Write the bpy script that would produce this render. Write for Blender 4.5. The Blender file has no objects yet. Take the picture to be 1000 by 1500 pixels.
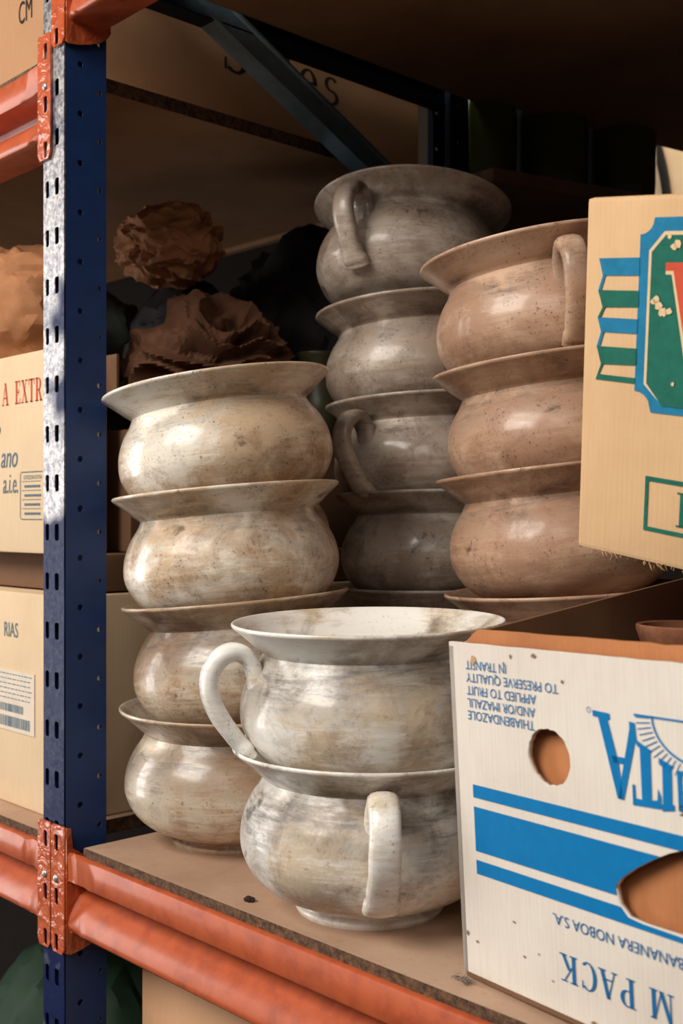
import bpy, bmesh, math, random
from mathutils import Vector, Matrix, noise
random.seed(7)
PI = math.pi
SC = bpy.context.scene
COL = SC.collection

# ------------------------------------------------------------------ camera
H = 1.45                                   # eye height above the floor
YAW = math.radians(43.3)
FWD = Vector((-math.cos(YAW), math.sin(YAW), 0)).normalized() if False else Vector((-0.7278, 0.6858, 0)).normalized()
RGT = Vector((FWD.y, -FWD.x, 0))
UP = Vector((0, 0, 1))
cam_d = bpy.data.cameras.new('camera')
cam = bpy.data.objects.new('camera', cam_d)
COL.objects.link(cam)
cam.location = (0, 0, H)
cam.rotation_euler = FWD.to_track_quat('-Z', 'Y').to_euler()
cam_d.sensor_fit = 'VERTICAL'
cam_d.sensor_height = 36
cam_d.lens = 1696 / 1500 * 36
cam_d.shift_y = 8 / 1500
cam_d.clip_start = 0.02
cam_d.dof.use_dof = True
cam_d.dof.focus_distance = 1.0
cam_d.dof.aperture_fstop = 9.0
SC.camera = cam

# ------------------------------------------------------------------ light
SC.view_settings.view_transform = 'Standard'
SC.view_settings.look = 'None'
SC.view_settings.gamma = 1
SC.view_settings.use_curve_mapping = False
SC.view_settings.exposure = -0.05
world = bpy.data.worlds.new('world')
SC.world = world
world.use_nodes = True
bg = world.node_tree.nodes['Background']
bg.inputs[0].default_value = (0.80, 0.86, 1.0, 1)
bg.inputs[1].default_value = 0.03


def area(name, loc, target, size, size_y, energy, color):
    l = bpy.data.lights.new(name, 'AREA')
    l.shape = 'RECTANGLE'
    l.size, l.size_y, l.energy, l.color = size, size_y, energy, color
    o = bpy.data.objects.new(name, l)
    COL.objects.link(o)
    o.location = loc
    o.rotation_euler = (Vector(target) - Vector(loc)).to_track_quat('-Z', 'Y').to_euler()
    return o


area('daylight_front', (-0.98, -1.35, H + 1.42), (-0.8, 0.7, H - 0.1), 1.5, 1.2, 78, (1.0, 0.93, 0.84))
area('daylight_aisle_end', (-3.9, -1.1, H + 0.1), (-0.9, 0.7, H - 0.1), 0.9, 2.4, 66, (1.0, 0.96, 0.92))
area('aisle_behind', (0.9, -1.2, H + 1.35), (-0.8, 0.7, H - 0.1), 1.2, 1.0, 13, (1.0, 0.93, 0.86))
sp = bpy.data.lights.new('parcel_spot', 'SPOT')          # added spot lighting only the parcel, in place of a rear window
sp.energy, sp.color, sp.spot_size, sp.spot_blend, sp.shadow_soft_size = 70, (1.0, 0.84, 0.64), math.radians(26), 0.4, 0.05
spo = bpy.data.objects.new('parcel_spot', sp)
COL.objects.link(spo)
spo.location = (-0.2, 1.45, H + 1.25)
spo.rotation_euler = (Vector((-1.15, 2.12, H + 0.66)) - spo.location).to_track_quat('-Z', 'Y').to_euler()


# ------------------------------------------------------------------ helpers
def at(x, y, d):
    """point seen at picture position x, y (1000 x 1500) at depth d"""
    return FWD * d + RGT * ((x - 500) / 1696 * d) + Vector((0, 0, H + (758 - y) / 1696 * d))


def lin(c):
    return tuple(((v / 255) / 12.92 if v / 255 <= 0.04045 else ((v / 255 + 0.055) / 1.055) ** 2.4) for v in c)


def empty(name, loc=(0, 0, 0), label=None, cat=None, group=None, rot=None):
    o = bpy.data.objects.new(name, None)
    o.empty_display_size = 0.02
    COL.objects.link(o)
    if rot is not None:
        o.matrix_world = Matrix.Translation(loc) @ rot.to_4x4()
    else:
        o.location = loc
    tag(o, label, cat, group)
    return o


def tag(o, label=None, cat=None, group=None, kind=None):
    if label:
        o['label'] = label
    if cat:
        o['category'] = cat
    if group:
        o['group'] = group
    if kind:
        o['kind'] = kind
    return o


def obj(name, bm, mat, parent=None, smooth=False, angle=None, label=None):
    me = bpy.data.meshes.new(name)
    bmesh.ops.recalc_face_normals(bm, faces=bm.faces)
    bm.to_mesh(me)
    bm.free()
    if mat:
        me.materials.append(mat)
    if smooth:
        for p in me.polygons:
            p.use_smooth = True
        if angle:
            me.set_sharp_from_angle(angle=math.radians(angle))
    o = bpy.data.objects.new(name, me)
    COL.objects.link(o)
    if parent:
        o.parent = parent
    if label:
        o['label'] = label
    return o


def box(bm, x0, x1, y0, y1, z0, z1, bev=0.0):
    v = [bm.verts.new(p) for p in ((x0, y0, z0), (x1, y0, z0), (x1, y1, z0), (x0, y1, z0),
                                   (x0, y0, z1), (x1, y0, z1), (x1, y1, z1), (x0, y1, z1))]
    fs = [bm.faces.new([v[i] for i in q]) for q in
          ((0, 3, 2, 1), (4, 5, 6, 7), (0, 1, 5, 4), (1, 2, 6, 5), (2, 3, 7, 6), (3, 0, 4, 7))]
    if bev:
        es = list({e for f in fs for e in f.edges})
        bmesh.ops.bevel(bm, geom=es, offset=bev, segments=2, affect='EDGES', profile=0.6)


def boxm(*a, **k):
    bm = bmesh.new()
    box(bm, *a, **k)
    return bm


def curve_mesh(splines, extrude):
    cu = bpy.data.curves.new('outline', 'CURVE')
    cu.dimensions = '2D'
    cu.fill_mode = 'BOTH'
    cu.extrude = extrude
    for pts in splines:
        s = cu.splines.new('POLY')
        s.points.add(len(pts) - 1)
        for p, q in zip(s.points, pts):
            p.co = (q[0], q[1], 0, 1)
        s.use_cyclic_u = True
    return to_bm(cu)


def to_bm(cu):
    o = bpy.data.objects.new('outline', cu)
    COL.objects.link(o)
    dg = bpy.context.evaluated_depsgraph_get()
    me = bpy.data.meshes.new_from_object(o.evaluated_get(dg))
    bm = bmesh.new()
    bm.from_mesh(me)
    bpy.data.objects.remove(o)
    bpy.data.curves.remove(cu)
    bpy.data.meshes.remove(me)
    return bm


def remap(bm, fn):
    for v in bm.verts:
        v.co = Vector(fn(*v.co))
    return bm


def plate_xz(outer, holes, y0, t):
    """sheet standing in the x z plane with holes cut through, y0 .. y0 + t"""
    bm = curve_mesh([outer] + holes, t / 2)
    bmesh.ops.remove_doubles(bm, verts=bm.verts, dist=1e-6)
    return remap(bm, lambda x, y, z: (x, y0 + t / 2 + z, y))


def plate_yz(outer, holes, x0, t):
    bm = curve_mesh([outer] + holes, t / 2)
    bmesh.ops.remove_doubles(bm, verts=bm.verts, dist=1e-6)
    return remap(bm, lambda x, y, z: (x0 + t / 2 + z, x, y))


def rect(x0, x1, y0, y1):
    return [(x0, y0), (x1, y0), (x1, y1), (x0, y1)]


def rslot(cx, cy, w, h, r=0.0016):
    a, b = w / 2, h / 2
    return [(cx - a + r, cy - b), (cx + a - r, cy - b), (cx + a, cy - b + r), (cx + a, cy + b - r),
            (cx + a - r, cy + b), (cx - a + r, cy + b), (cx - a, cy + b - r), (cx - a, cy - b + r)]


def circ(cx, cy, rx, ry=None, n=20):
    ry = ry or rx
    return [(cx + rx * math.cos(2 * PI * i / n), cy + ry * math.sin(2 * PI * i / n)) for i in range(n)]


def polys_xz(polys, y):
    bm = bmesh.new()
    for p in polys:
        try:
            bm.faces.new([bm.verts.new((q[0], y, q[1])) for q in p])
        except ValueError:
            pass
    return bm


def lathe(profile, seg=72, wob=0.0, seed=0, bm=None):
    bm = bm or bmesh.new()
    rings = []
    for r, z in profile:
        ring = []
        for i in range(seg):
            a = 2 * PI * i / seg
            k = 1 + wob * noise.noise(Vector((math.cos(a) * 1.3 + seed, math.sin(a) * 1.3, z * 12)))
            ring.append(bm.verts.new((r * k * math.cos(a), r * k * math.sin(a), z)))
        rings.append(ring)
    for a, b in zip(rings, rings[1:]):
        for i in range(seg):
            j = (i + 1) % seg
            bm.faces.new((a[i], a[j], b[j], b[i]))
    return bm, rings


def smooth_pts(pts, n):
    """Catmull-Rom through pts"""
    out = []
    P = [pts[0]] + list(pts) + [pts[-1]]
    for i in range(1, len(P) - 2):
        for k in range(n):
            t = k / n
            q = []
            for c in range(len(pts[0])):
                a, b, d, e = P[i - 1][c], P[i][c], P[i + 1][c], P[i + 2][c]
                q.append(0.5 * (2 * b + (d - a) * t + (2 * a - 5 * b + 4 * d - e) * t * t + (3 * b - a - 3 * d + e) * t ** 3))
            out.append(tuple(q))
    out.append(tuple(pts[-1]))
    return out


def sweep(bm, path, half_w, half_t, side=Vector((0, 1, 0)), n=14, power=0.75):
    """strap of rounded section along path; half_w along side, half_t across"""
    rings = []
    for i, p in enumerate(path):
        p = Vector(p)
        a = Vector(path[max(i - 1, 0)])
        b = Vector(path[min(i + 1, len(path) - 1)])
        t = (b - a).normalized()
        s = (side - t * side.dot(t)).normalized()
        u = t.cross(s)
        w, h = half_w(i / (len(path) - 1)), half_t(i / (len(path) - 1))
        ring = []
        for k in range(n):
            c, d = math.cos(2 * PI * k / n), math.sin(2 * PI * k / n)
            c = math.copysign(abs(c) ** power, c)
            d = math.copysign(abs(d) ** power, d)
            ring.append(bm.verts.new(p + s * (w * c) + u * (h * d)))
        rings.append(ring)
    for a, b in zip(rings, rings[1:]):
        for k in range(n):
            j = (k + 1) % n
            bm.faces.new((a[k], a[j], b[j], b[k]))
    bm.faces.new(rings[0])
    bm.faces.new(list(reversed(rings[-1])))
    return bm


# ------------------------------------------------------------------ materials
class NT:
    def __init__(self, name):
        self.m = bpy.data.materials.new(name)
        self.m.use_nodes = True
        self.t = self.m.node_tree
        self.b = self.t.nodes['Principled BSDF']

    def n(self, typ, **kw):
        nd = self.t.nodes.new(typ)
        for k, v in kw.items():
            if k.startswith('i_'):
                nd.inputs[k[2:].replace('_', ' ')].default_value = v
            else:
                setattr(nd, k, v)
        return nd

    def l(self, a, b):
        self.t.links.new(a, b)

    def coords(self, seeded=False, scale=(1, 1, 1)):
        tc = self.n('ShaderNodeTexCoord')
        mp = self.n('ShaderNodeMapping')
        mp.inputs['Scale'].default_value = scale
        self.l(tc.outputs['Object'], mp.inputs['Vector'])
        if seeded:
            oi = self.n('ShaderNodeObjectInfo')
            va = self.n('ShaderNodeVectorMath', operation='SCALE')
            self.l(oi.outputs['Color'], va.inputs[0])
            va.inputs['Scale'].default_value = 40.0
            self.l(va.outputs[0], mp.inputs['Location'])
        return mp.outputs[0]

    def noise(self, co, scale, detail=6, rough=0.6, dist=0.0):
        nd = self.n('ShaderNodeTexNoise')
        nd.inputs['Scale'].default_value = scale
        nd.inputs['Detail'].default_value = detail
        nd.inputs['Roughness'].default_value = rough
        nd.inputs['Distortion'].default_value = dist
        self.l(co, nd.inputs['Vector'])
        return nd.outputs[0]

    def ramp(self, fac, a, b, lo=0.0, hi=1.0):
        mr = self.n('ShaderNodeMapRange')
        mr.inputs['From Min'].default_value = a
        mr.inputs['From Max'].default_value = b
        mr.inputs['To Min'].default_value = lo
        mr.inputs['To Max'].default_value = hi
        self.l(fac, mr.inputs['Value'])
        return mr.outputs[0]

    def mix(self, fac, a, b):
        mx = self.n('ShaderNodeMix', data_type='RGBA')
        for s, v in ((6, a), (7, b)):
            if isinstance(v, (tuple, list)):
                mx.inputs[s].default_value = (*v[:3], 1)
            else:
                self.l(v, mx.inputs[s])
        if isinstance(fac, (int, float)):
            mx.inputs[0].default_value = fac
        else:
            self.l(fac, mx.inputs[0])
        return mx.outputs[2]

    def math(self, op, a, b=0.5):
        nd = self.n('ShaderNodeMath', operation=op)
        for i, v in enumerate((a, b)):
            if isinstance(v, (int, float)):
                nd.inputs[i].default_value = v
            else:
                self.l(v, nd.inputs[i])
        return nd.outputs[0]

    def bump(self, h, strength, dist=0.002):
        bp = self.n('ShaderNodeBump')
        bp.inputs['Strength'].default_value = strength
        bp.inputs['Distance'].default_value = dist
        self.l(h, bp.inputs['Height'])
        self.l(bp.outputs[0], self.b.inputs['Normal'])

    def set(self, **kw):
        for k, v in kw.items():
            k = k.replace('_', ' ')
            s = self.b.inputs[k]
            if isinstance(v, (int, float)):
                s.default_value = v
            elif isinstance(v, (tuple, list)):
                s.default_value = (*v[:3], 1)
            else:
                self.l(v, s)
        return self


def ceramic(name, cream, white, grime, dark_tone, amount, gloss=0.2, low=0.070, speck=0.7, ring=0.0, pale=0.0):
    """old glaze: clean white patches over a tan dirt film, fine specks, brushed streaks and a darker ring below the neck"""
    t = NT(name)
    co = t.coords(True)
    n1 = t.noise(co, 10, 6, 0.6, 0.5)                                  # large patches
    n2 = t.noise(co, 30, 10, 0.72, 0.5)                                # broken edges
    n3 = t.noise(co, 330, 3, 0.6)                                      # specks
    n4 = t.noise(co, 110, 6, 0.7, 0.3)
    st = t.noise(t.coords(True, (1, 1, 7)), 22, 10, 0.78, 0.6)         # brushed streaks
    p1 = t.math('ADD', t.math('MULTIPLY', n1, 0.6), t.math('MULTIPLY', st, 0.4))
    base = t.mix(t.ramp(p1, 0.45 - pale, 0.56 - pale), cream, white)
    g1 = t.math('ADD', t.math('MULTIPLY', n2, 0.55), t.math('MULTIPLY', t.noise(t.coords(True, (1.1, 1.1, 1.6)), 6, 3, 0.5), 0.45))
    g1 = t.ramp(g1, 0.60 - 0.12 * amount, 0.70 - 0.08 * amount)
    c1 = t.mix(t.math('MULTIPLY', g1, 0.72), base, grime)
    sep = t.n('ShaderNodeSeparateXYZ')
    tc = t.n('ShaderNodeTexCoord')
    t.l(tc.outputs['Object'], sep.inputs[0])
    wob = t.math('ADD', sep.outputs['Z'], t.ramp(n1, 0.3, 0.7, -0.022, 0.022))
    band = t.math('MULTIPLY', t.ramp(wob, low, low + 0.036), t.ramp(wob, 0.120, 0.108))
    band = t.math('MULTIPLY', band, t.ramp(st, 0.38, 0.60, ring, 1.0))
    c2 = t.mix(t.math('MULTIPLY', band, 0.32 + 0.5 * amount), c1, dark_tone)  # streaky dark ring round the shoulder
    sp = t.math('MULTIPLY', t.ramp(n3, 0.60, 0.66), t.ramp(n2, 0.44, 0.56))
    c3 = t.mix(t.math('MULTIPLY', sp, speck), c2, dark_tone)
    sp2 = t.math('MULTIPLY', t.ramp(n4, 0.58, 0.66), t.ramp(n1, 0.5, 0.4))
    c3 = t.mix(t.math('MULTIPLY', sp2, 0.45), c3, grime)
    n5 = t.noise(co, 15, 4, 0.6, 0.3)
    blot = t.math('MULTIPLY', t.ramp(n5, 0.66, 0.70), t.ramp(n2, 0.44, 0.5))
    c4 = t.mix(t.math('MULTIPLY', blot, 0.75), c3, dark_tone)
    t.set(Base_Color=c4, Roughness=t.math('ADD', t.math('MULTIPLY', g1, 0.3), t.ramp(st, 0.3, 0.7, gloss + 0.08, gloss + 0.34)),
          Coat_Weight=t.ramp(st, 0.35, 0.65, 0.65, 0.25), Coat_Roughness=t.ramp(n2, 0.35, 0.65, 0.08, 0.24), Specular_IOR_Level=0.5)
    t.bump(t.math('ADD', n1, t.math('ADD', t.math('MULTIPLY', n3, 0.10), t.math('MULTIPLY', n4, 0.15))), 0.22, 0.004)
    return t.m


def cardboard(name, base, dark, rib=420.0, stain=0.5, axis='X'):
    t = NT(name)
    co = t.coords()
    n1 = t.noise(co, 9, 6, 0.6)
    n2 = t.noise(co, 60, 6, 0.7)
    fib = t.noise(t.coords(False, (60, 60, 3)), 8, 4, 0.6)
    w = t.n('ShaderNodeTexWave', bands_direction=axis)
    w.inputs['Scale'].default_value = rib / 6.283
    w.inputs['Distortion'].default_value = 0.6
    t.l(co, w.inputs['Vector'])
    c = t.mix(t.math('MULTIPLY', t.ramp(n1, 0.42, 0.72), stain), base, dark)
    c = t.mix(t.math('MULTIPLY', t.ramp(n2, 0.58, 0.8), stain * 0.6), c, dark)
    c = t.mix(t.math('MULTIPLY', t.ramp(fib, 0.4, 0.7), 0.16), c, dark)
    t.set(Base_Color=c, Roughness=0.82, Specular_IOR_Level=0.25)
    t.bump(t.math('ADD', t.math('MULTIPLY', w.outputs[1], 0.35), n2), 0.12, 0.0015)
    return t.m


def plain(name, rgb, rough=0.7, var=0.12, scale=30, metallic=0.0, bump=0.1, bdist=0.001):
    t = NT(name)
    n1 = t.noise(t.coords(), scale, 6, 0.65)
    d = tuple(v * (1 - var * 2.5) for v in rgb)
    t.set(Base_Color=t.mix(t.ramp(n1, 0.35, 0.7), rgb, d), Roughness=rough, Metallic=metallic, Specular_IOR_Level=0.5 if rough < 0.6 else 0.15)
    t.bump(n1, bump, bdist)
    return t.m


def orange_paint():
    t = NT('orange_beam_paint')
    co = t.coords()
    n1 = t.noise(co, 45, 6, 0.6)
    n2 = t.noise(co, 14, 4, 0.6)
    c = t.mix(t.ramp(n1, 0.45, 0.75), lin((182, 86, 48)), lin((152, 66, 38)))
    c = t.mix(t.math('MULTIPLY', t.ramp(n2, 0.6, 0.75), 0.3), c, lin((110, 50, 32)))
    t.set(Base_Color=c, Roughness=t.ramp(n2, 0.3, 0.7, 0.40, 0.55), Coat_Weight=0.2, Coat_Roughness=0.22, Specular_IOR_Level=0.35)
    t.bump(n1, 0.08, 0.002)
    return t.m


def bracket_paint():
    t = NT('orange_bracket_paint')
    co = t.coords()
    n1 = t.noise(co, 62, 3, 0.5, 0.8)
    c = t.mix(t.ramp(n1, 0.45, 0.75), lin((190, 90, 52)), lin((166, 72, 40)))
    t.set(Base_Color=c, Roughness=0.22, Coat_Weight=0.5, Coat_Roughness=0.1)
    t.bump(n1, 0.5, 0.006)
    return t.m


def upright_front():
    t = NT('blue_paint_with_reflection')
    co = t.coords()
    n1 = t.noise(t.coords(False, (1, 1, 0.8)), 7, 3, 0.5)
    n2 = t.noise(co, 190, 4, 0.7)
    sep = t.n('ShaderNodeSeparateXYZ')
    t.l(co, sep.inputs[0])
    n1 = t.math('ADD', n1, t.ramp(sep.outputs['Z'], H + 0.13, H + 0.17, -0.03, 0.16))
    sheen = t.math('MULTIPLY', t.ramp(n1, 0.50, 0.56), t.ramp(n2, 0.25, 0.6, 0.5, 0.95))  # pale patches, most high up: daylight reflection painted into the colour
    c = t.mix(sheen, lin((22, 34, 72)), t.mix(t.ramp(n2, 0.3, 0.7), lin((70, 72, 84)), lin((205, 200, 196))))
    t.set(Base_Color=c, Metallic=t.math('MULTIPLY', sheen, 0.55), Roughness=t.ramp(n2, 0.3, 0.7, 0.28, 0.45), Specular_IOR_Level=t.math('ADD', t.math('MULTIPLY', sheen, 0.4), 0.06))
    t.bump(t.math('ADD', t.noise(co, 45, 2, 0.5), t.math('MULTIPLY', n2, 0.3)), 0.35, 0.002)
    return t.m


def chipboard():
    t = NT('chipboard_edge')
    co = t.coords()
    v = t.n('ShaderNodeTexVoronoi')
    v.inputs['Scale'].default_value = 330
    t.l(co, v.inputs['Vector'])
    n = t.noise(co, 160, 5, 0.7)
    c = t.mix(t.ramp(n, 0.35, 0.65), lin((128, 92, 62)), lin((52, 34, 24)))
    c = t.mix(t.math('MULTIPLY', v.outputs[0], 0.5), c, lin((40, 27, 20)))
    t.set(Base_Color=c, Roughness=0.9)
    t.bump(n, 0.7, 0.002)
    return t.m


def board_top():
    t = NT('dusty_shelf_board')
    co = t.coords()
    n1 = t.noise(co, 6, 6, 0.6)
    n2 = t.noise(co, 130, 6, 0.7)
    c = t.mix(t.ramp(n1, 0.35, 0.7), lin((190, 158, 134)), lin((160, 126, 102)))
    c = t.mix(t.math('MULTIPLY', t.ramp(n2, 0.55, 0.75), 0.35), c, lin((112, 84, 66)))
    t.set(Base_Color=c, Roughness=0.62)
    t.bump(n2, 0.1, 0.001)
    return t.m


M_POT_FRONT = ceramic('white_glaze_streaked', lin((204, 186, 162)), lin((242, 239, 232)), lin((132, 104, 80)), lin((66, 53, 45)), 0.95, 0.16, 0.050, 0.3, 0.3, 0.035)
M_HANDLE = ceramic('clean_white_glaze', lin((212, 198, 178)), lin((244, 241, 235)), lin((140, 112, 86)), lin((78, 62, 52)), 0.5, 0.16, 0.2, 0.5, 0.0, 0.04)
M_POT_LEFT = ceramic('cream_glaze_speckled', lin((204, 178, 148)), lin((238, 230, 216)), lin((140, 106, 76)), lin((74, 57, 45)), 0.75, 0.16)
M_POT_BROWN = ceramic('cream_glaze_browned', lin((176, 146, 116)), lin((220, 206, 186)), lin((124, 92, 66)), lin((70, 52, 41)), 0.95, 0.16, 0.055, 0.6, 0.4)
M_POT_REAR = ceramic('grey_glaze_rear', lin((150, 132, 116)), lin((186, 172, 158)), lin((110, 88, 72)), lin((54, 43, 38)), 0.7, 0.28)  # greyer, darker version of the pot glaze for the rear stack
M_POT_RIGHT = ceramic('stained_glaze_bounce_tan', lin((172, 134, 108)), lin((200, 166, 140)), lin((122, 88, 66)), lin((62, 44, 35)), 0.7, 0.3)  # tan tint puts warm bounce off the cartons into the glaze
M_ORANGE = orange_paint()
M_BRACKET = bracket_paint()
M_UPFRONT = upright_front()
M_BLUE = plain('blue_post_paint', lin((25, 60, 116)), 0.5, 0.1, 60, 0.0, 0.08)
M_SHADEBLUE = plain('shaded_blue_post_paint', lin((22, 30, 46)), 0.65, 0.1, 60, 0.0, 0.08)  # blue post paint darkened: shade on the rear frame put into the colour
M_BRACE = plain('grey_blue_steel', lin((122, 148, 164)), 0.38, 0.12, 40, 0.35)
M_RIVET = plain('zinc', lin((190, 190, 186)), 0.35, 0.1, 60, 0.7)
M_CHIP = chipboard()
M_BOARD = board_top()
M_UNDER = plain('raw_board_underside', lin((150, 116, 88)), 0.8, 0.1, 14)
M_WHITEBOX = cardboard('white_printed_cardboard', lin((222, 214, 204)), lin((176, 160, 142)), 520, 0.32)
M_KRAFT = cardboard('kraft_cardboard', lin((188, 124, 80)), lin((140, 88, 54)), 520, 0.5)
M_TANBOX = cardboard('tan_cardboard', lin((214, 178, 136)), lin((182, 142, 100)), 460, 0.45)
M_PALEBOX = cardboard('pale_cardboard', lin((222, 196, 162)), lin((190, 160, 124)), 460, 0.35)
M_DARKBOX = cardboard('dull_brown_cardboard', lin((120, 88, 64)), lin((84, 60, 44)), 460, 0.5)
M_BAYBOX = cardboard('brown_cardboard', lin((196, 152, 116)), lin((164, 122, 90)), 460, 0.4)
M_SALESBOX = cardboard('old_brown_cardboard', lin((176, 134, 98)), lin((144, 106, 76)), 460, 0.4)
M_CYAN = plain('blue_print', lin((0, 116, 178)), 0.62, 0.05, 90)
M_NAVY = plain('slate_blue_print', lin((62, 120, 170)), 0.7, 0.06, 90)
M_DKBLUE = plain('deep_blue_print', lin((24, 104, 160)), 0.7, 0.06, 90)
M_TEAL = plain('petrol_blue_print', lin((34, 126, 168)), 0.7, 0.1, 90)
M_GREEN = plain('bottle_green_print', lin((34, 108, 92)), 0.7, 0.1, 90)
M_CREAM = plain('bare_card_print', lin((226, 196, 154)), 0.8, 0.05, 90)
M_RED = plain('red_print', lin((206, 84, 60)), 0.7, 0.06, 90)
M_INK = plain('black_print', lin((46, 38, 36)), 0.8, 0.05, 90)
M_GREYINK = plain('grey_blue_print', lin((96, 122, 138)), 0.8, 0.05, 90)
M_LABEL = plain('paper_label', lin((222, 208, 190)), 0.7, 0.05, 40)
M_SCUFF = plain('torn_card', lin((206, 164, 122)), 0.9, 0.15, 200)
M_STAIN = plain('grime_stain', lin((150, 122, 98)), 0.9, 0.2, 200)
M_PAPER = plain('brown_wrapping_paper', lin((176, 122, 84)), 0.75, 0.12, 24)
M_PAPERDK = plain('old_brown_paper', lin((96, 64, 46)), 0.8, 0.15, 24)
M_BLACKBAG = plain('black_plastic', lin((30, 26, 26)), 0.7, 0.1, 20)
M_JUG = plain('dark_green_glaze', lin((76, 72, 50)), 0.35, 0.15, 20)
M_JAR = NT('dark_green_glass').set(Base_Color=lin((84, 92, 44)), Roughness=0.12, Transmission_Weight=0.25, IOR=1.5).m
M_TERRA = plain('terracotta', lin((150, 100, 74)), 0.8, 0.18, 60, 0.0, 0.3)
M_SACK = plain('green_plastic_sack', lin((34, 58, 40)), 0.6, 0.15, 12)
M_DUST = plain('grey_lint', lin((140, 126, 114)), 1.0, 0.1, 200)
M_CRUMB = plain('dark_crumb', lin((60, 48, 40)), 1.0, 0.2, 200)
M_CLOTH = plain('dark_teal_cloth', lin((70, 78, 72)), 0.9, 0.15, 60)
M_FLOOR = plain('concrete_floor', lin((84, 74, 66)), 0.85, 0.1, 4)
M_SHEET = plain('shade_sheet', lin((32, 26, 23)), 0.85, 0.1, 20)  # near-black, puts the shade behind the left bay into an added sheet
M_WALL = plain('plaster_wall', lin((58, 48, 42)), 0.9, 0.05, 5)
M_STRAP = plain('black_strap', lin((30, 28, 28)), 0.6, 0.05, 50)

# ------------------------------------------------------------------ room
tag(obj('floor', boxm(-5, 3, -3.2, 3.2, -0.1, 0.0), M_FLOOR), kind='structure')
tag(obj('wall_back', boxm(-5, 3, 3.0, 3.1, 0, 3.4), M_WALL), kind='structure')

# ------------------------------------------------------------------ rack
ZS = H - 0.327          # working shelf, both bays
ZL = H + 0.475          # upper shelf of the left bay
ZR = H + 0.584          # upper shelf of the right bay
ZB = 0.36               # bottom shelf, both bays
YF, YB = 0.593, 1.225   # front and rear faces of the frame
XC = -1.055             # centre of the frame


def make_upright(parent, front):
    """lipped channel post: slotted face and two punched side flanges"""
    z0, z1 = 0.0, 2.55
    x0, x1 = -0.0205, 0.0205
    ya = YF if front else YB - 0.002
    face = bmesh.new()
    z = z0
    for k in range(-34, 17):                       # one pair of slots in each 50 mm of post
        zc = H + 0.285 + 0.05 * k
        zt = min(zc + 0.025, z1)
        seg = plate_xz(rect(x0, x1, z, zt), [rslot(-0.0128, zc, 0.0072, 0.0172), rslot(0.0062, zc, 0.0084, 0.0172)] if zt - zc > 0.02 else [], ya, 0.002)
        me = bpy.data.meshes.new('tmp')
        seg.to_mesh(me)
        seg.free()
        face.from_mesh(me)
        bpy.data.meshes.remove(me)
        z = zt
    bmesh.ops.remove_doubles(face, verts=face.verts, dist=1e-5)
    u = obj('upright', face, M_UPFRONT if front else M_SHADEBLUE, parent)
    y0, y1 = (YF + 0.002, YF + 0.049) if front else (YB - 0.049, YB - 0.002)
    hs = []
    for k in range(-33, 15):
        hs.append(circ(y0 + 0.0165, H + 0.209 + 0.05 * k, 0.0032, n=12))
        hs.append(circ(y0 + 0.0387, H + 0.285 + 0.05 * k, 0.0027, n=12))
    for sx in (x0, x1 - 0.002):
        obj('side_flange', plate_yz(rect(y0, y1, z0, z1), hs, sx, 0.002), M_BLUE if front else M_SHADEBLUE, u)
    yl = y1 - 0.002 if front else y0
    for sx in (x0 + 0.002, x1 - 0.010):
        obj('return_lip', boxm(sx, sx + 0.008, yl, yl + 0.002, z0, z1), M_BLUE if front else M_SHADEBLUE, u)
    obj('foot_plate', boxm(x0 - 0.01, x1 + 0.01, y0 - 0.01, y1 + 0.01, 0.0, 0.004), M_BLUE, u)
    return u


fr = empty('rack_frame', (XC, 0, 0), 'dark blue slotted steel rack upright frame between the two shelf bays', 'rack frame')
make_upright(fr, True)
make_upright(fr, False)


def channel_bar(p0, p1, hgt, dep):
    """C channel from p0 to p1 in the y z plane, open towards +x"""
    p0, p1 = Vector(p0), Vector(p1)
    t = (p1 - p0).normalized()
    n = Vector((0, -t.z, t.y))
    if n.z < 0:
        n = -n
    w = math.copysign(0.002, dep)
    prof = [(-dep / 2, -hgt / 2), (dep / 2, -hgt / 2), (dep / 2, -hgt / 2 + 0.002), (-dep / 2 + w, -hgt / 2 + 0.002),
            (-dep / 2 + w, hgt / 2 - 0.002), (dep / 2, hgt / 2 - 0.002), (dep / 2, hgt / 2), (-dep / 2, hgt / 2)]
    if dep < 0:
        # pressed bead along both edges of the outward web
        prof = prof[:-1] + [(-dep / 2 + 0.003, hgt / 2), (-dep / 2 + 0.003, hgt / 2 - 0.003), (-dep / 2, hgt / 2 - 0.005), (-dep / 2, -hgt / 2 + 0.005), (-dep / 2 + 0.003, -hgt / 2 + 0.003), (-dep / 2 + 0.003, -hgt / 2)]
        prof = prof[1:]
    bm = bmesh.new()
    ra = [bm.verts.new(p0 + Vector((a, 0, 0)) + n * b) for a, b in prof]
    rb = [bm.verts.new(p1 + Vector((a, 0, 0)) + n * b) for a, b in prof]
    m = len(prof)
    for i in range(m):
        bm.faces.new((ra[i], ra[(i + 1) % m], rb[(i + 1) % m], rb[i]))
    bm.faces.new(ra[::-1])
    bm.faces.new(rb)
    return bm


obj('diagonal_brace', channel_bar((0, YF + 0.032, H + 0.653), (0, YB - 0.03, H + 0.375), 0.031, -0.026), M_BRACE, fr, label='pale grey blue diagonal brace')
obj('horizontal_brace', channel_bar((0, YF + 0.03, H + 0.572), (0, YB - 0.03, H + 0.572), 0.03, 0.026), M_SHADEBLUE, fr)
obj('horizontal_brace', channel_bar((0, YF + 0.03, 0.25), (0, YB - 0.03, 0.25), 0.03, 0.026), M_BLUE, fr)
obj('diagonal_brace', channel_bar((0, YF + 0.03, 0.28), (0, YB - 0.03, 0.62), 0.03, 0.02), M_BLUE, fr)


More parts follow.
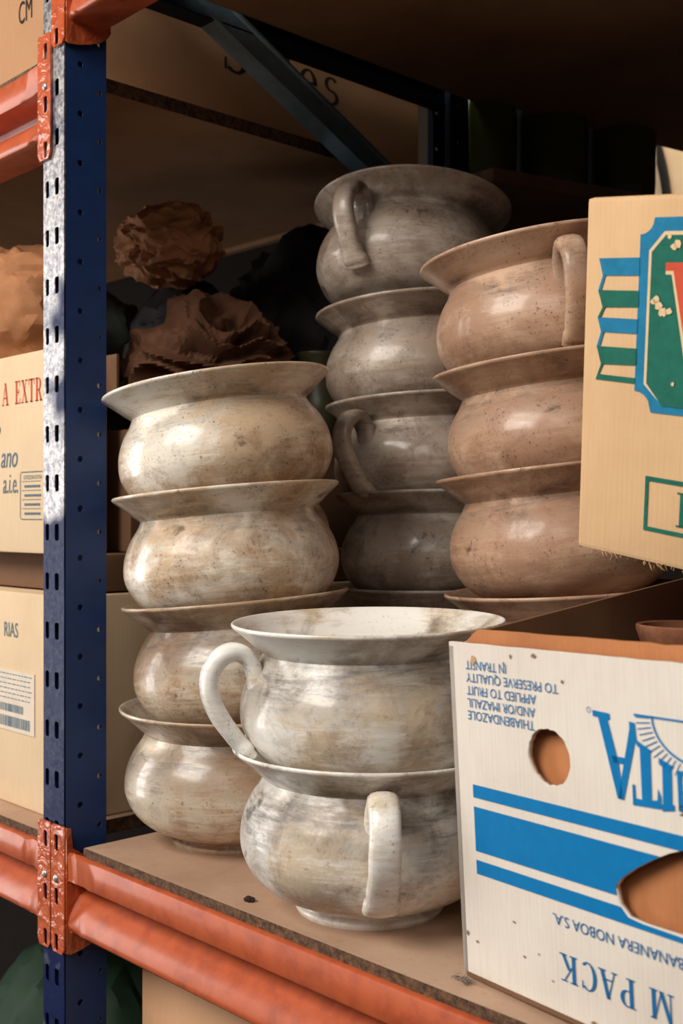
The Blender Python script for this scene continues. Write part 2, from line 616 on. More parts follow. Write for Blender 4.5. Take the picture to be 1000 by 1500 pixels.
def board(name, x0, x1, zt, label, rear=YB - 0.004):
    e = empty(name, (0, 0, 0), label, 'shelf board')
    obj('panel', boxm(x0, x1, 0.6005, rear, zt - 0.0155, zt - 0.0006, ), M_UNDER, e)
    obj('top_surface', boxm(x0, x1, 0.6006, rear, zt - 0.0006, zt), M_BOARD, e)
    obj('front_edge', boxm(x0, x1, 0.5995, 0.6005, zt - 0.0155, zt - 0.0002), M_CHIP, e)
    xe = x1 if x1 < -1 else x0
    s = 1 if x1 < -1 else -1
    obj('end_edge', boxm(min(xe, xe + s * 0.001), max(xe, xe + s * 0.001), 0.6005, rear, zt - 0.0155, zt - 0.0002), M_CHIP, e)
    return e


XR0, XR1 = -1.008, 0.45
XL0, XL1 = -2.3, -1.086
board('shelf_board', XR0, XR1, ZS, 'dusty chipboard shelf carrying the stacked white chamber pots')
board('shelf_board', XR0 - 0.02, XR1, ZR, 'dark chipboard shelf forming the ceiling above the pots')
board('shelf_board', XL0, XL1, ZS, 'chipboard shelf at left edge under the pale box with barcode label')
board('shelf_board', XL0, XL1, ZL, 'chipboard shelf at upper left, lit underside, below the big carton')
board('shelf_board', XR0, XR1, ZB, 'low chipboard shelf under the brown carton below the pots')
board('shelf_board', XL0, XL1, ZB, 'low chipboard shelf at lower left under the green sack')


def beam_profile(zt):
    # y measured towards the aisle as negative, from the frame face
    pts = [(0.0065, -0.0085), (0.0005, -0.0085), (-0.001, -0.010), (-0.001, -0.034), (0.0005, -0.0365), (0.016, -0.0385),
           (0.030, -0.0400), (0.031, -0.0460), (0.022, -0.0530), (0.011, -0.062), (0.002, -0.070), (-0.001, -0.079), (-0.001, -0.0835),
           (0.001, -0.086), (0.006, -0.0865), (0.042, -0.0865), (0.044, -0.084), (0.044, -0.018), (0.042, -0.016), (0.0065, -0.016)]
    return [(YF + 0.0005 + a, zt + b) for a, b in pts]


def shelf_beam(side, zt, label, bent, rear=False):
    """side +1 runs right of the frame, -1 left of it"""
    e = empty('shelf_beam', (XC, YF, zt), label, 'shelf beam')
    xs = [0.0275, 0.031, 0.036, 0.042, 0.048, 0.056, 0.066, 0.08, 0.1, 0.2, 0.6, 1.25]
    bm = bmesh.new()
    rings = []
    for x in xs:
        k = max(0.0, 1 - (x - 0.0275) / 0.05)
        ring = []
        for i, (y, z) in enumerate(beam_profile(0)):
            y -= YF
            w = Vector((x * 60 + side * 7, i * 0.9, zt * 5))
            dy = noise.noise(w) * 0.006 * k * (bent if y < 0.02 else 0)
            dz = noise.noise(w + Vector((9, 4, 2))) * 0.003 * k * (bent if y < 0.02 else 0)
            if -0.069 < z < -0.038 and y < 0.03:
                y = y * (1 - 0.4 * k)
            if rear:
                y = (YB - YF) - y
            ring.append(bm.verts.new((side * x, y + dy, z + dz)))
        rings.append(ring)
    m = len(rings[0])
    for a, b in zip(rings, rings[1:]):
        for i in range(m):
            bm.faces.new((a[i], a[(i + 1) % m], b[(i + 1) % m], b[i]))
    bm.faces.new(rings[0])
    bm.faces.new(rings[-1][::-1])
    obj('rail', bm, M_ORANGE, e, True, 50)
    # end bracket: slotted strip over the post face and a cheek along the post side
    a, b = (0.0015, 0.0262) if side > 0 else (-0.0262, -0.0015)
    cx = 0.011 * side
    strip = [(a, 0.016), (a + 0.002, 0.018), (b - 0.002, 0.018), (b, 0.016), (b, -0.104), (b - side * 0.0, -0.105)]
    strip = [(a, 0.0155), (a + 0.0025, 0.018), (b - 0.0025, 0.018), (b, 0.0155), (b, -0.104), (b - 0.004, -0.110), (a + 0.004, -0.110), (a, -0.104)]
    slots = [rslot(cx, z, 0.0078, 0.017) for z in (0.0, -0.054, -0.100)]
    yy = (YB - YF) + 0.0005 if rear else -0.0035
    br = obj('end_bracket', plate_xz(strip, slots, yy, 0.003), M_BRACKET, e)
    d = 0.050
    cheek = [(-0.001, 0.017), (0.004, 0.016), (0.006, -0.004), (0.018, -0.012), (d, -0.014), (d, -0.088), (d - 0.004, -0.094), (d - 0.012, -0.100),
             (d - 0.024, -0.105), (d - 0.036, -0.1085), (0.003, -0.110), (-0.001, -0.108)]
    if rear:
        cheek = [((YB - YF) - y, z) for y, z in cheek]
    obj('cheek', plate_yz(cheek, [], 0.0245 if side > 0 else -0.0275, 0.003), M_BRACKET, br)
    rb = bmesh.new()
    bmesh.ops.create_uvsphere(rb, u_segments=14, v_segments=8, radius=0.0042)
    ry = (YB - YF) + 0.0035 if rear else -0.0035
    remap(rb, lambda x, y, z: (cx + x, ry + y * 0.6, -0.036 + z))
    obj('rivet', rb, M_RIVET, br, True)
    return e


shelf_beam(1, ZS, 'orange steel beam along the front of the shelf with the pots', 1.0)
shelf_beam(-1, ZS, 'orange steel beam at left edge below the barcode box, dented near its bracket', 1.0)
shelf_beam(-1, ZL, 'orange steel beam at upper left below the carton marked CM', 0.7)
shelf_beam(1, ZR, 'orange steel beam whose bracket end shows at the top of the blue post', 0.7)
shelf_beam(1, ZB, 'front orange beam of the lowest right shelf', 0.3)
shelf_beam(-1, ZB, 'front orange beam of the lowest left shelf', 0.3)

# ------------------------------------------------------------------ lettering
def sans(text, size, x=0.0, z=0.0, y=0.0, align='LEFT', flip=False, shear=0.0, bold=0.0, sx=1.0):
    cu = bpy.data.curves.new('outline', 'FONT')
    cu.body = text
    cu.size = size / 0.73
    cu.align_x = align
    cu.shear = shear
    cu.offset = bold
    cu.resolution_u = 4
    bm = to_bm(cu)
    s = -1 if flip else 1
    return remap(bm, lambda a, b, c: (x + s * a * sx, y, z + s * b))


def q(x0, y0, x1, y1, w):
    return [(x0, y0), (x0 + w, y0), (x1 + w, y1), (x1, y1)]


def hb(x0, x1, y, h):
    return [(x0, y), (x1, y), (x1, y + h), (x0, y + h)]


def bow(cx, cy, rx, ry, a0, a1, w, thin=0.05, n=14):
    """stroked arc, thick at the sides and thin at top and bottom -> quads"""
    out = []
    for i in range(n):
        qd = []
        for t, inner in ((i, 0), (i + 1, 0), (i + 1, 1), (i, 1)):
            a = math.radians(a0 + (a1 - a0) * t / n)
            kx, ky = (rx - w, ry - thin) if inner else (rx, ry)
            qd.append((cx + kx * math.cos(a), cy + ky * math.sin(a)))
        out.append(qd)
    return out


TK, TN, SF = 0.17, 0.055, 0.05
GL = {
    'A': (0.86, [q(0.06, 0, 0.40, 1, TN), q(0.62, 0, 0.33, 1, TK), hb(0.2, 0.6, 0.3, TN), hb(-0.03, 0.24, 0, SF), hb(0.52, 0.88, 0, SF)]),
    'T': (0.78, [q(0.3, 0, 0.3, 1, TK), hb(0.02, 0.75, 0.93, 0.07), q(0.02, 0.74, 0.02, 0.95, 0.05), q(0.70, 0.74, 0.70, 0.95, 0.05), hb(0.2, 0.57, 0, SF)]),
    'I': (0.42, [q(0.12, 0, 0.12, 1, TK), hb(0.02, 0.39, 0, SF), hb(0.02, 0.39, 0.95, SF)]),
    'N': (0.92, [q(0.12, 0, 0.12, 1, TN), q(0.62, 0, 0.08, 1, TK), q(0.74, 0, 0.74, 1, TN), hb(0, 0.28, 0, SF), hb(0, 0.24, 0.95, SF), hb(0.62, 0.9, 0.95, SF)]),
    'M': (1.1, [q(0.12, 0, 0.12, 1, TN), q(0.46, 0, 0.08, 1, TK), q(0.5, 0, 0.84, 1, TN), q(0.80, 0, 0.80, 1, TK), hb(0, 0.28, 0, SF), hb(0.7, 1.06, 0, SF), hb(0.0, 0.22, 0.95, SF), hb(0.84, 1.06, 0.95, SF)]),
    'P': (0.78, [q(0.12, 0, 0.12, 1, TK), hb(0.02, 0.42, 0, SF), hb(0.02, 0.42, 0.95, SF), hb(0.25, 0.44, 0.42, SF)] + bow(0.42, 0.71, 0.3, 0.29, -90, 90, TK)),
    'C': (0.86, bow(0.44, 0.5, 0.42, 0.52, 48, 312, TK) + [q(0.70, 0.70, 0.70, 0.98, 0.05)]),
    'K': (0.92, [q(0.12, 0, 0.12, 1, TK), hb(0.02, 0.4, 0, SF), hb(0.02, 0.4, 0.95, SF), q(0.26, 0.42, 0.70, 1, TN), q(0.66, 0, 0.34, 0.56, TK), hb(0.55, 0.92, 0, SF), hb(0.55, 0.88, 0.95, SF)]),
    'E': (0.76, [q(0.12, 0, 0.12, 1, TK), hb(0.02, 0.68, 0, SF), hb(0.02, 0.66, 0.95, SF), hb(0.25, 0.5, 0.49, SF), q(0.63, 0, 0.66, 0.24, 0.05), q(0.61, 0.76, 0.61, 1, 0.05), q(0.47, 0.38, 0.47, 0.65, 0.05)]),
    'X': (0.86, [q(0.6, 0, 0.08, 1, TK), q(0.12, 0, 0.62, 1, TN), hb(0, 0.3, 0, SF), hb(0.52, 0.86, 0, SF), hb(0, 0.34, 0.95, SF), hb(0.52, 0.8, 0.95, SF)]),
    'R': (0.88, [q(0.12, 0, 0.12, 1, TK), hb(0.02, 0.4, 0, SF), hb(0.02, 0.42, 0.95, SF), hb(0.25, 0.44, 0.46, SF), q(0.66, 0, 0.38, 0.5, TK), hb(0.6, 0.9, 0, SF)] + bow(0.42, 0.73, 0.3, 0.27, -90, 90, TK)),
    'S': (0.66, bow(0.32, 0.73, 0.27, 0.28, 40, 270, 0.13) + bow(0.32, 0.24, 0.29, 0.26, 90, -140, 0.13) + [q(0.52, 0.72, 0.52, 0.98, 0.05), q(0.05, 0.02, 0.05, 0.28, 0.05)]),
    'V': (0.86, [q(0.36, 0, 0.06, 1, 0.2), q(0.36, 0, 0.66, 1, TN), hb(-0.02, 0.36, 0.93, 0.07), hb(0.54, 0.86, 0.93, 0.07)]),
    'a': (0.56, [q(0.32, 0, 0.32, 0.5, 0.13), hb(0.32, 0.53, 0, SF)] + bow(0.24, 0.18, 0.21, 0.19, 0, 360, 0.12) + bow(0.24, 0.48, 0.21, 0.17, 0, 170, 0.1)),
    'l': (0.34, [q(0.1, 0, 0.1, 1, 0.13), hb(0.02, 0.32, 0, SF), hb(0.02, 0.2, 0.95, SF)]),
    'e': (0.56, bow(0.27, 0.33, 0.25, 0.34, 0, 320, 0.12) + [hb(0.1, 0.5, 0.32, 0.05)]),
    's': (0.48, bow(0.23, 0.48, 0.19, 0.18, 30, 270, 0.1) + bow(0.23, 0.17, 0.21, 0.18, 90, -150, 0.1)),
    ' ': (0.4, []),
}


def serif(text, h, x=0.0, z=0.0, y=0.0, flip=False, sx=1.0, ends='left', space=0.04):
    adv = sum(GL[c][0] + space for c in text) * h * sx
    x0 = 0.0 if ends == 'left' else -adv
    s = -1 if flip else 1
    out = []
    for c in text:
        w, polys = GL[c]
        for p in polys:
            out.append([(x + s * (x0 + a * h * sx), z + s * b * h) for a, b in p])
        x0 += (w + space) * h * sx
    return polys_xz(out, y)


def hollow_box(parent, x0, x1, y0, y1, z0, z1, mat, bev=0.003, name='carton_body'):
    return obj(name, boxm(x0, x1, y0, y1, z0, z1, bev=bev), mat, parent, True, 40)


def blob_polys(cx, cz, r, n, seed, sx=1.0):
    rnd = random.Random(seed)
    return [(cx + sx * r * (0.6 + 0.6 * rnd.random()) * math.cos(2 * PI * i / n), cz + r * (0.6 + 0.6 * rnd.random()) * math.sin(2 * PI * i / n)) for i in range(n)]


# ------------------------------------------------------------------ fruit crate, lower right
def frame_matrix(ex, ez):
    """rotation from picture-space axes (right, up, forward)"""
    wx = (RGT * ex[0] + UP * ex[1] + FWD * ex[2]).normalized()
    wz = (RGT * ez[0] + UP * ez[1] + FWD * ez[2])
    wz = (wz - wx * wz.dot(wx)).normalized()
    wy = wz.cross(wx)
    return Matrix((wx, wy, wz)).transposed()


P0 = at(680, 1428, 0.828) + Vector((0, 0, 0.0012))
crate = empty('fruit_crate', P0, 'white open fruit crate with blue stripes and upside down printing on the shelf edge', 'crate',
              rot=frame_matrix((.5678, .026, -.8227), (-.047, .9989, -.0009)))
CW, CD, CH = 0.46, 0.36, 0.2375
hand = [(0.1478, 0.097), (0.152, 0.1025), (0.1625, 0.1105), (0.1755, 0.1185), (0.19, 0.1262), (0.204, 0.1315), (0.226, 0.135), (0.256, 0.1315), (0.275, 0.122),
        (0.284, 0.105), (0.278, 0.088), (0.262, 0.0802), (0.23, 0.0785), (0.197, 0.0798), (0.170, 0.0795), (0.157, 0.0806), (0.150, 0.087)]
rndh = random.Random(3)
rhole = [(x + rndh.uniform(-.0005, .0005), z + rndh.uniform(-.0005, .0005)) for x, z in circ(0.0952, 0.1683, 0.0192, 0.0186, 44)]
top_edge = [(CW * (1 - i / 40), CH + 0.0007 * noise.noise(Vector((i * 0.9, 1, 0)))) for i in range(41)]
fp = obj('front_panel', plate_xz([(0, 0.004), (0.004, 0), (CW, 0)] + top_edge, [rhole, hand], 0.0, 0.0042), M_WHITEBOX, crate)
itop = [(0.455 - 0.436 * i / 40, CH + 0.0085 + 0.0011 * noise.noise(Vector((i * 0.7, 4, 0)))) for i in range(41)]
obj('inner_panel', plate_xz([(0.006, 0.004), (0.455, 0.004)] + itop + [(0.006, CH - 0.001)], [], 0.0105, 0.005), M_KRAFT, crate, label='brown inner cardboard wall')
side = [(0.0, 0.0), (CD, 0.0), (CD, CH + 0.034), (0.2, CH + 0.019), (0.02, CH - 0.001), (0.0, CH - 0.003)]
obj('side_panel', plate_yz(side, [], 0.0, 0.0045), M_WHITEBOX, crate)
inn = [(0.0158, 0.004), (CD - 0.006, 0.004), (CD - 0.006, CH + 0.038), (0.2, CH + 0.0235), (0.03, CH + 0.0065), (0.0158, CH + 0.0045)]
obj('inner_side_panel', plate_yz(inn, [], 0.0062, 0.0045), M_DARKBOX, crate, label='brown inner cardboard wall')  # dull brown puts the shade inside the crate into the wall colour
obj('side_panel', plate_yz(side, [], CW - 0.0045, 0.0045), M_WHITEBOX, crate)
obj('back_panel', boxm(0.005, CW - 0.005, CD - 0.005, CD, 0, CH + 0.03), M_KRAFT, crate)
obj('bottom_panel', boxm(0.005, CW - 0.005, 0.0045, CD - 0.0055, 0.0, 0.004), M_KRAFT, crate)
for dx in (0.0016, 0.0031):
    obj('corrugated_edge', boxm(-0.0012, -0.0002, dx - 0.0006, dx + 0.0004, 0.004, CH - 0.002), M_KRAFT, fp)
obj('corrugated_edge', boxm(0.004, CW, -0.0008, 0.0, -0.0002, 0.0028), M_DARKBOX, fp)
PY = -0.0006


def stripe(z0, z1, name='printed_stripe'):
    """band across the front, cut back round the hand hole"""
    x0 = 0.0195
    def edge(z):
        xs = []
        n = len(hand)
        for i in range(n):
            (ax, az), (bx_, bz) = hand[i], hand[(i + 1) % n]
            if (az - z) * (bz - z) < 0:
                xs.append(ax + (bx_ - ax) * (z - az) / (bz - az))
        return (min(xs), max(xs)) if xs else None
    polys, right = [], []
    n = 16
    for i in range(n):
        a, b = z0 + (z1 - z0) * i / n, z0 + (z1 - z0) * (i + 1) / n
        ea, eb = edge(a), edge(b)
        if ea and eb:
            polys.append([(x0, a), (ea[0], a), (eb[0], b), (x0, b)])
            right.append([(ea[1], a), (CW - 0.02, a), (CW - 0.02, b), (eb[1], b)])
        else:
            lim = min([e[0] for e in (ea, eb) if e] or [9])
            if lim < 9:
                polys.append([(x0, a), (lim, a), (lim, b), (x0, b)])
            else:
                polys.append([(x0, a), (CW - 0.02, a), (CW - 0.02, b), (x0, b)])
    if right:
        obj(name, polys_xz(right, PY), M_CYAN, fp)
    return obj(name, polys_xz(polys, PY), M_CYAN, fp)


stripe(0.1296, 0.1386)
stripe(0.0920, 0.1231)
stripe(0.0760, 0.0857)
for row, (txt, z, w) in enumerate((('IN TRANSIT', 0.2256, 1.0), ('TO PRESERVE QUALITY', 0.2168, 1.0), ('APPLIED TO FRUIT', 0.2078, 1.0),
                                   ('AND/OR IMAZALIL', 0.1990, 1.0), ('THIABENDAZOLE', 0.1904, 1.0))):
    bm = sans(txt, 0.0066, 0, 0, 0, 'LEFT')
    xs = [v.co.x for v in bm.verts]
    want = (0.0412, 0.0890, 0.0686, 0.0672, 0.0660)[row]
    k = want / (max(xs) - min(xs))
    hi = max(xs)
    remap(bm, lambda x, y, zz, k=k, hi=hi, z=z: (0.0178 + (hi - x) * k, PY, z - zz))
    obj('printed_text', bm, M_NAVY, fp)
# big upside down lettering, its right-hand end showing: ...ITA
big = []
def upright_down(polys, x_right, z_base, h, sx):
    return [[(x_right - a * h * sx, z_base - b * h) for a, b in p] for p in polys]


# traced as upside down capitals: letter feet at z = 0.2035 (A) ; the letters get lower to the left of the arc
lA = [[(0.1357, 0.2037), (0.1495, 0.2030), (0.1496, 0.1992), (0.1478, 0.1990), (0.1552, 0.1735), (0.1578, 0.1517), (0.1532, 0.1520), (0.1402, 0.1998), (0.1360, 0.2000)],
      [(0.1535, 0.1520), (0.1580, 0.1516), (0.1688, 0.1880), (0.1700, 0.1900), (0.1692, 0.1996), (0.1648, 0.2000), (0.1650, 0.1960)],
      [(0.1500, 0.1775), (0.1600, 0.1775), (0.1590, 0.1735), (0.1512, 0.1735)]]
lT = [[(0.1650, 0.1500), (0.1866, 0.1512), (0.1866, 0.1590), (0.1845, 0.1630), (0.1838, 0.1560), (0.1795, 0.1552), (0.1800, 0.1830), (0.1812, 0.1845), (0.1690, 0.1900), (0.1700, 0.1862), (0.1722, 0.1850), (0.1722, 0.1545), (0.1675, 0.1545), (0.1672, 0.1625), (0.1652, 0.1625)]]
lI = [[(0.1872, 0.1502), (0.1962, 0.1520), (0.1962, 0.1552), (0.1945, 0.1560), (0.1952, 0.1760), (0.1972, 0.1775), (0.1860, 0.1815), (0.1866, 0.1772), (0.1884, 0.1765), (0.1878, 0.1545), (0.1870, 0.1540)]]
lN = [[(0.199, 0.1525), (0.2025, 0.1525), (0.2025, 0.176), (0.199, 0.176)], [(0.2025, 0.176), (0.2095, 0.176), (0.2255, 0.1525), (0.218, 0.1525)], [(0.2235, 0.1525), (0.227, 0.1525), (0.227, 0.176), (0.2235, 0.176)]]
for pl in (lA, lT, lI, lN):
    bm = bmesh.new()
    for p in pl:
        b2 = remap(curve_mesh([p], 0), lambda x, y, z: (x, PY, y))
        me = bpy.data.meshes.new('tmp')
        b2.to_mesh(me)
        b2.free()
        bm.from_mesh(me)
        bpy.data.meshes.remove(me)
    obj('printed_letter', bm, M_CYAN, fp)
# sun emblem: base line, half disc outline and rays
em = [[(0.1688, 0.2052), (0.262, 0.2052), (0.262, 0.2040), (0.1688, 0.2040)]]
cxs, czs = 0.2155, 0.2052
for i in range(40):
    a0, a1 = PI + PI * i / 40, PI + PI * (i + 1) / 40
    em.append([(cxs + 0.0338 * math.cos(a0), czs + 0.026 * math.sin(a0)), (cxs + 0.0338 * math.cos(a1), czs + 0.026 * math.sin(a1)),
               (cxs + 0.0325 * math.cos(a1), czs + 0.0246 * math.sin(a1)), (cxs + 0.0325 * math.cos(a0), czs + 0.0246 * math.sin(a0))])
for i in range(31):
    a = PI + PI * (i + 0.5) / 31
    ca, sa = math.cos(a), math.sin(a)
    na = (-sa * 0.0003, ca * 0.0003)
    r0, r1 = 0.0352, 0.0458
    em.append([(cxs + r0 * ca - na[0], czs + r0 * 0.77 * sa - na[1]), (cxs + r1 * ca - na[0], czs + r1 * 0.77 * sa - na[1]),
               (cxs + r1 * ca + na[0], czs + r1 * 0.77 * sa + na[1]), (cxs + r0 * ca + na[0], czs + r0 * 0.77 * sa + na[1])])
obj('printed_emblem', polys_xz(em, PY), M_CYAN, fp)
obj('printed_text', sans('5', 0.0062, 0.2030, 0.1560, PY, 'LEFT', True), M_INK, fp)
bm = bmesh.new()
for i in range(16):
    a, b = circ(0.1325, 0.2035, 0.0018, n=16), circ(0.1325, 0.2035, 0.0014, n=16)
    bm.faces.new([bm.verts.new((p[0], PY, p[1])) for p in (a[i], a[(i + 1) % 16], b[(i + 1) % 16], b[i])])
obj('printed_mark', bm, M_NAVY, fp)
bm = sans('BANANERA NOBOA S.A.', 0.0072)
xs = [v.co.x for v in bm.verts]
k = (0.1975 - 0.0927) / (max(xs) - min(xs))
hi = max(xs)
remap(bm, lambda x, y, z: (0.0927 + (hi - x) * k, PY, 0.0672 - z))
obj('printed_text', bm, M_DKBLUE, fp)
obj('printed_text', serif('M PACK', 0.0178, 0.0955, 0.0430, PY, True, 0.95, 'right', 0.10), M_DKBLUE, fp)
for i, (x, z, r, sx) in enumerate(((0.0262, 0.2265, 0.0042, 0.8), (0.064, 0.2315, 0.0022, 0.6), (0.086, 0.2335, 0.0022, 1.2), (0.057, 0.2262, 0.0018, 0.5), (0.111, 0.2190, 0.0016, 1))):
    obj('scuff_mark', polys_xz([blob_polys(x, z, r * 0.8, 14, i, sx)], PY - 0.0002), M_SCUFF if i == 0 else M_STAIN, fp)
for i, (x, z, r, sx) in enumerate(((0.0065, 0.031, 0.0034, 0.6), (0.0165, 0.0275, 0.002, 1), (0.0555, 0.0515, 0.0016, 1.2), (0.064, 0.0305, 0.0018, 1), (0.078, 0.036, 0.0012, 1), (0.125, 0.006, 0.0022, 2), (0.09, 0.022, 0.0012, 1))):
    obj('scuff_mark', polys_xz([blob_polys(x, z, r * 0.6, 13, 20 + i, sx)], PY - 0.0002), M_STAIN, fp)

# ------------------------------------------------------------------ tilted carton, upper right
P1 = at(845, 800, 0.86)
carton = empty('carton', P1, 'tan carton with green badge and blue ribbons leaning over the white crate', 'carton',
               rot=frame_matrix((.64794, -.16799, -.74293), (-.01986, .97132, -.23695)))
UW, UD, UH = 0.36, 0.17, 0.2497
bm = boxm(0, UW, 0, UD, 0, UH, bev=0.0035)
bmesh.ops.subdivide_edges(bm, edges=bm.edges, cuts=3, use_grid_fill=True)
ub = obj('carton_body', bm, M_TANBOX, carton, True, 40)
UY = -0.0007


def tri_poly(name, pts, mat, y, parent=ub):
    bm = bmesh.new()
    bm.faces.new([bm.verts.new((p[0], y, p[1])) for p in pts])
    bmesh.ops.triangulate(bm, faces=bm.faces)
    return obj(name, bm, mat, parent)


def scallop(cx, cz, r, a0, a1, n=8):
    return [(cx + r * math.cos(math.radians(a0 + (a1 - a0) * i / n)), cz + r * math.sin(math.radians(a0 + (a1 - a0) * i / n))) for i in range(n + 1)]


def badge(off):
    L, R, B, T = 0.0455 + off, 0.2, 0.1062 + off, 0.2352 - off
    r = 0.0108
    return ([(L, 0.2352 - r - off)] + scallop(L - 0.0 , T, r, -90, 0)[1:] + scallop(R, T, r, 180, 270) + scallop(R, B, r, 90, 180)
            + scallop(L, B + 0.0, r + 0.003, 0, 90))


tri_poly('printed_badge', badge(0.0), M_TEAL, UY)
tri_poly('printed_badge', [(0.0530, 0.1250), (0.0530, 0.2140), (0.0645, 0.2262), (0.182, 0.2262), (0.193, 0.2140), (0.193, 0.1250), (0.182, 0.1125), (0.0672, 0.1125)], M_CREAM, UY - 0.0002)
tri_poly('printed_badge', [(0.0552, 0.1258), (0.0552, 0.2130), (0.0657, 0.2238), (0.181, 0.2238), (0.191, 0.2130), (0.191, 0.1258), (0.181, 0.1112), (0.0682, 0.1112)], M_GREEN, UY - 0.0004)
# initial on the badge: red letter with a pale edge
tri_poly('printed_letter', [(0.0668, 0.2052), (0.0668, 0.1985), (0.0715, 0.1983), (0.088, 0.125), (0.092, 0.125), (0.078, 0.2052)], M_CREAM, UY - 0.0006)
tri_poly('printed_letter', [(0.0668, 0.2062), (0.0668, 0.2010), (0.0728, 0.2010), (0.090, 0.128), (0.100, 0.128), (0.1165, 0.2010), (0.122, 0.2010), (0.122, 0.2062), (0.104, 0.2062), (0.104, 0.2010), (0.109, 0.2010), (0.0975, 0.152), (0.0855, 0.2010), (0.0905, 0.2010), (0.0905, 0.2062)], M_RED, UY - 0.0008)
for i, (x, z, r) in enumerate(((0.0725, 0.2165, 0.0024), (0.0755, 0.218, 0.003), (0.058, 0.1805, 0.0022), (0.0605, 0.182, 0.0028), (0.0625, 0.178, 0.0032), (0.066, 0.1738, 0.0034), (0.0705, 0.1745, 0.0026), (0.0765, 0.127, 0.0014), (0.069, 0.2225, 0.0016))):
    tri_poly('scuff_mark', blob_polys(x, z, r, 12, 50 + i), M_CREAM, UY - 0.001)
tri_poly('printed_ribbon', [(0.0122, 0.2088), (0.0462, 0.2094), (0.0466, 0.1975), (0.0158, 0.1972)], M_TEAL, UY)
tri_poly('printed_ribbon', [(0.0158, 0.1974), (0.0180, 0.1974), (0.0146, 0.1868), (0.0122, 0.1868)], M_TEAL, UY)
tri_poly('printed_ribbon', [(0.0122, 0.1872), (0.0466, 0.1874), (0.0470, 0.1765), (0.0164, 0.1756)], M_GREEN, UY)
tri_poly('printed_ribbon', [(0.0164, 0.1758), (0.0186, 0.1758), (0.0148, 0.1682), (0.0124, 0.1682)], M_GREEN, UY)
tri_poly('printed_ribbon', [(0.0124, 0.1686), (0.0468, 0.1684), (0.0470, 0.1586), (0.0158, 0.1586)], M_TEAL, UY)
tri_poly('printed_ribbon', [(0.0158, 0.1588), (0.0184, 0.1588), (0.0150, 0.1482), (0.0124, 0.1482)], M_TEAL, UY)
tri_poly('printed_ribbon', [(0.0124, 0.1486), (0.0466, 0.1486), (0.0470, 0.1372), (0.0166, 0.1362)], M_GREEN, UY)
tri_poly('printed_ribbon', [(0.0166, 0.1364), (0.0186, 0.1364), (0.0152, 0.1290), (0.0466, 0.1284), (0.0462, 0.1246), (0.0124, 0.1252)], M_GREEN, UY)
fr4 = []
for a, b, c, d in ((0.0575, 0.17, 0.0586, 0.0618), (0.0575, 0.17, 0.0232, 0.0262), (0.0575, 0.0602, 0.0262, 0.0586), (0.167, 0.17, 0.0262, 0.0586)):
    fr4.append(rect(a, b, c, d))
obj('printed_frame', polys_xz(fr4, UY), M_GREEN, ub)
obj('printed_text', serif('E', 0.024, 0.083, 0.0300, UY, False, 1.0, 'left', 0.1), M_GREEN, ub)
# frayed bottom edge and rubbed corner
bm = bmesh.new()
rf = random.Random(9)
for i in range(70):
    x = rf.uniform(0.012, 0.11)
    p = Vector((x, rf.uniform(-0.001, 0.004), rf.uniform(-0.001, 0.002)))
    d_ = Vector((rf.uniform(-1, 1), rf.uniform(-0.6, 0.3), rf.uniform(-0.9, 0.1))) * 0.004
    w = Vector((0.0003, 0.0002, 0.0003))
    bm.faces.new([bm.verts.new(c) for c in (p, p + w, p + d_ + w * 0.5, p + d_)])
obj('frayed_fibres', bm, M_SCUFF, ub)

# ------------------------------------------------------------------ clay pots standing in the crate
def clay_pot(loc, r, h, label):
    pr = [(0.0, 0.0), (r * 0.55, 0.0), (r * 0.6, 0.002), (r * 0.78, h - 0.03), (r * 0.84, h - 0.018), (r * 0.87, h - 0.0165), (r * 0.96, h - 0.008), (r, h - 0.004), (r, h - 0.001), (r * 0.97, h), (r * 0.9, h - 0.001),
          (r * 0.84, h - 0.010), (r * 0.70, h - 0.04), (r * 0.5, 0.008), (0.0, 0.007)]
    bm, _ = lathe(pr, 48)
    bmesh.ops.remove_doubles(bm, verts=bm.verts, dist=1e-5)
    o = obj('clay_pot', bm, M_TERRA, None, True, 45)
    o.location = loc
    tag(o, label, 'clay pot', 'clay pots in the fruit crate')
    return o


pc = at(1000, 914, 0.87)
zc = ZS + 0.0095
clay_pot((pc.x, pc.y, zc), 0.0345, pc.z - zc, 'terracotta pot with rolled rim standing inside the white crate')
pc2 = at(1046, 884, 0.90)
clay_pot((pc2.x + 0.03, pc2.y + 0.03, zc), 0.0335, pc2.z - zc, 'slightly taller terracotta pot at the right picture edge inside the crate')

# ------------------------------------------------------------------ chamber pots
PH = 0.136
outer = smooth_pts([(0.0615, 0.0), (0.0630, 0.004), (0.0600, 0.0085), (0.0685, 0.0125), (0.0850, 0.0200), (0.0985, 0.032), (0.1070, 0.048), (0.1090, 0.061), (0.1068, 0.077), (0.1005, 0.092), (0.0930, 0.103), (0.0890, 0.1105)], 4)
inner = smooth_pts([(0.0770, 0.1125), (0.0785, 0.106), (0.0840, 0.098), (0.0940, 0.083), (0.0995, 0.064), (0.0960, 0.046), (0.084, 0.030), (0.060, 0.018), (0.02, 0.015), (0.0005, 0.0145)], 3)
rim_prof = smooth_pts([(0.0885, 0.1095), (0.0905, 0.1125), (0.0965, 0.1172), (0.1050, 0.1250), (0.1120, 0.1308), (0.1146, 0.1330), (0.1154, 0.1346), (0.1150, 0.1360), (0.1135, 0.1362), (0.1090, 0.1330), (0.0995, 0.1252), (0.0900, 0.1190), (0.0820, 0.1150), (0.0770, 0.1125)], 4)
bm, _ = lathe([(0.0005, 0.006), (0.045, 0.005), (0.055, 0.003), (0.058, 0.0)] + outer, 80, 0.010, 3)
body_o = obj('body', bm, M_POT_FRONT, None, True, 60)
